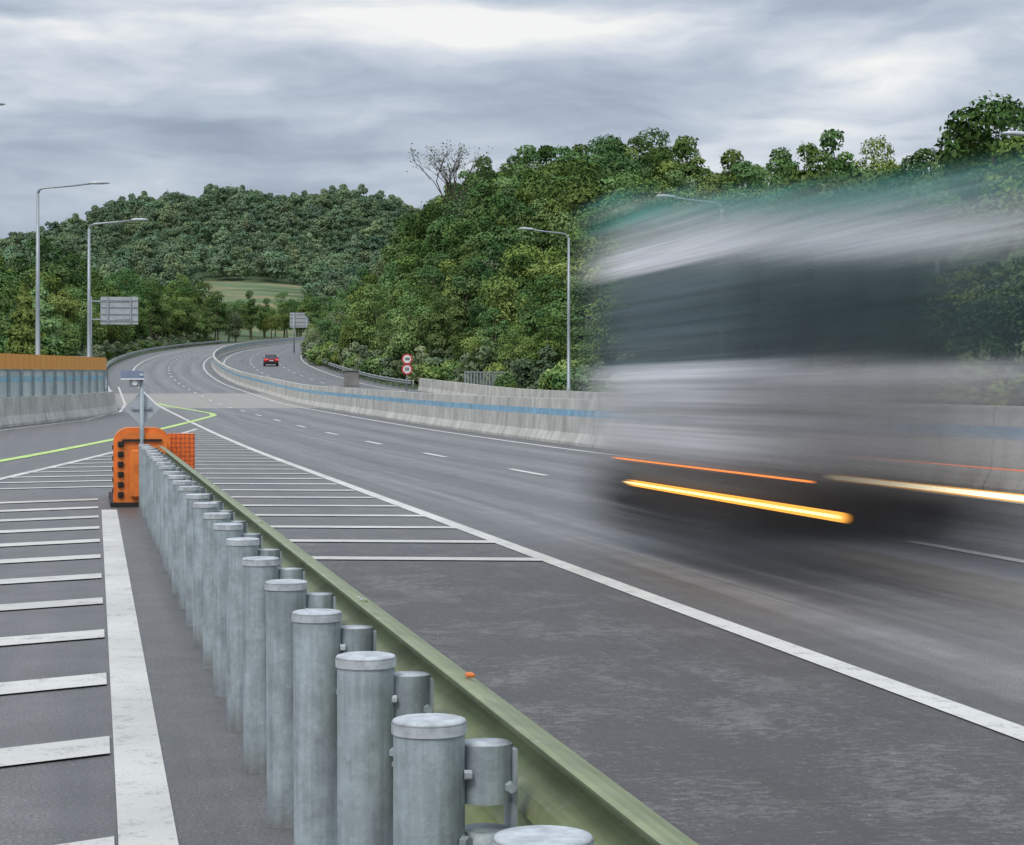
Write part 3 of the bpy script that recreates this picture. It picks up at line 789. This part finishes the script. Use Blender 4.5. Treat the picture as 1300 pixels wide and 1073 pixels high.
# distant hill
R5=empty('distant_forest'); n5=0
y=480.0
while y<1050:
    sp=8.8
    x=-190.0 if y>600 else -120.0
    while x<290:
        X=x*CT-y*ST; Z=y*CT+x*ST; px=650+FP*X/Z
        ok= -60<px<(640 if y>820 else 520)
        if y<800:
            ok=ok and (px<238+14*math.sin(y*.03) or (px>400 and y>600))
            if y<600 and x>dev(y)-8: ok=False
        if ok:
            put(random.choice(far),x+random.uniform(-3.5,3.5),y+random.uniform(-3.5,3.5),random.uniform(.55,1.0),R5,'distant_tree'); n5+=1
        x+=sp*random.uniform(.8,1.2)
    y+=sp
print('forest',cnt,'far',n5)
# the tall sparse tree that stands above the canopy
def bare_tree(x,y,H):
    r=empty('bare_tree',(x,y,terrain(x,y)+9)); mb=MB(); rr=random.Random(5); tips=[]
    def br(p,d,L,rad,dep):
        q=p+d*L; mid=p+d*L*.5+Vector((rr.uniform(-1,1),rr.uniform(-1,1),rr.uniform(-.3,.6)))*L*.07
        mb.tube([p,mid,q],[rad,rad*.8,rad*.6],M_bark,5,False)
        if dep==0: tips.append(q); return
        for _ in range(3 if dep>1 else 4):
            nd=(d+Vector((rr.uniform(-1,1),rr.uniform(-1,1),rr.uniform(-.3,.6)))*.8).normalized(); br(p+d*L*rr.uniform(.5,1),nd,L*rr.uniform(.5,.72),rad*.55,dep-1)
    for k,(a,bq) in enumerate(((-.35,.1),(0,.0),(.35,-.1),(.15,.3),(-.15,-.3))):
        br(Vector((0,0,-9+H*.4)),Vector((a,bq,1)).normalized(),H*.26,.13,3)
    mb.tube([(0,0,-9),(0,0,-9+H*.45)],[.28,.2],M_bark,7)
    mb.build('branches',r)
    P=np.array([list(t) for t in tips]); g=np.random.default_rng(3); P=np.repeat(P,3,0)+g.normal(size=(len(P)*3,3))*.45
    vs=leafquads(P,g.normal(size=P.shape),.15,g); me=bpy.data.meshes.new('sparse_leaves'); me.from_pydata(vs.tolist(),[],[tuple(q) for q in np.arange(len(vs)).reshape(-1,4).tolist()])
    me.materials.append(M_leaf); ul=me.uv_layers.new(name='UVMap'); link(bpy.data.objects.new('sparse_leaves',me),r)
bare_tree(*bearing(572,300),24)

# ------------------------------------------------------------ world
w=bpy.data.worlds.new('World'); scene.world=w; w.use_nodes=True; nt=NT(w.node_tree)
for n in list(nt.n): nt.n.remove(n)
out=nt.add('ShaderNodeOutputWorld')
sky=nt.add('ShaderNodeTexSky'); sky.sky_type='NISHITA'; sky.sun_disc=False
SE,SR=math.radians(48),math.radians(215)
sky.sun_elevation=SE; sky.sun_rotation=SR
bg1=nt.add('ShaderNodeBackground'); bg1.inputs[1].default_value=.1; nt.l.new(sky.outputs[0],bg1.inputs[0])
tc=nt.add('ShaderNodeTexCoord').outputs['Generated']; x,y,z=nt.sep(tc)
az=nt.math('ARCTAN2',x,y)
warp=nt.noise(nt.comb(nt.math('MULTIPLY',az,6.0),nt.math('MULTIPLY',z,16.0),2.0),1.0,4,.5)
v=nt.comb(nt.math('MULTIPLY',az,4.5),nt.math('ADD',nt.math('MULTIPLY',z,24.0),nt.math('MULTIPLY',warp,1.9)),nt.math('MULTIPLY',warp,1.2))
n1=nt.noise(v,1.0,6,.5)
n2=nt.noise(nt.comb(nt.math('MULTIPLY',az,16.0),nt.math('MULTIPLY',z,55.0),7.7),1.0,5,.55,.4)
f=nt.math('ADD',nt.math('MULTIPLY',n1,.8),nt.math('MULTIPLY',n2,.2))
def blob(a0,z0,sa,sz,amp):
    # bright or dark region of the cloud deck at azimuth a0 / elevation z0
    da=nt.math('DIVIDE',nt.math('SUBTRACT',az,a0),sa); dz=nt.math('DIVIDE',nt.math('SUBTRACT',z,z0),sz)
    r2=nt.math('ADD',nt.math('MULTIPLY',da,da),nt.math('MULTIPLY',dz,dz))
    return nt.math('MULTIPLY',nt.math('EXPONENT',nt.math('MULTIPLY',r2,-1.0)),amp)
for bl in ((TH+.02,.178,.12,.014,.18),(TH-.16,.190,.10,.012,.13),(TH+.175,.150,.05,.022,.18),(TH+.25,.162,.05,.02,-.07),(TH-.10,.155,.12,.014,-.08),(TH+.06,.140,.10,.012,-.06)):
    f=nt.math('ADD',f,blob(*bl))
c=nt.ramp(f,[(.34,(.31,.37,.47)),(.44,(.41,.475,.57)),(.53,(.54,.60,.69)),(.61,(.71,.75,.81)),(.71,(.95,.95,.93))])[0]
low=nt.mr(z,.11,.04,0,.6); c=nt.mix(low,c,(.55,.62,.72))
br=nt.mr(z,.2,.75,1.0,2.1)
sc_=nt.add('ShaderNodeVectorMath',operation='SCALE'); nt.l.new(c,sc_.inputs[0]); nt.l.new(br,sc_.inputs['Scale'])
bg2=nt.add('ShaderNodeBackground'); nt.l.new(sc_.outputs[0],bg2.inputs[0]); bg2.inputs[1].default_value=1.0
mx=nt.add('ShaderNodeMixShader'); mx.inputs[0].default_value=.92
nt.l.new(bg1.outputs[0],mx.inputs[1]); nt.l.new(bg2.outputs[0],mx.inputs[2]); nt.l.new(mx.outputs[0],out.inputs[0])
sun=bpy.data.lights.new('sun','SUN'); sun.energy=1.5; sun.angle=math.radians(15); sun.color=(1,.95,.87)
so=bpy.data.objects.new('sun',sun); link(so)
d=Vector((math.sin(SR)*math.cos(SE),math.cos(SR)*math.cos(SE),math.sin(SE)))
so.rotation_euler=d.to_track_quat('Z','Y').to_euler()

scene.view_settings.view_transform='Standard'; scene.view_settings.look='None'; scene.view_settings.exposure=0
cam=bpy.data.cameras.new('camera'); cam.sensor_width=36; cam.sensor_fit='HORIZONTAL'; cam.lens=FP/1300*36; cam.shift_y=-36.5/1300
cam.clip_end=20000; cam.clip_start=.05
co=bpy.data.objects.new('camera',cam); co.location=(0,0,EYE); co.rotation_euler=(math.pi/2,0,-TH); link(co); scene.camera=co
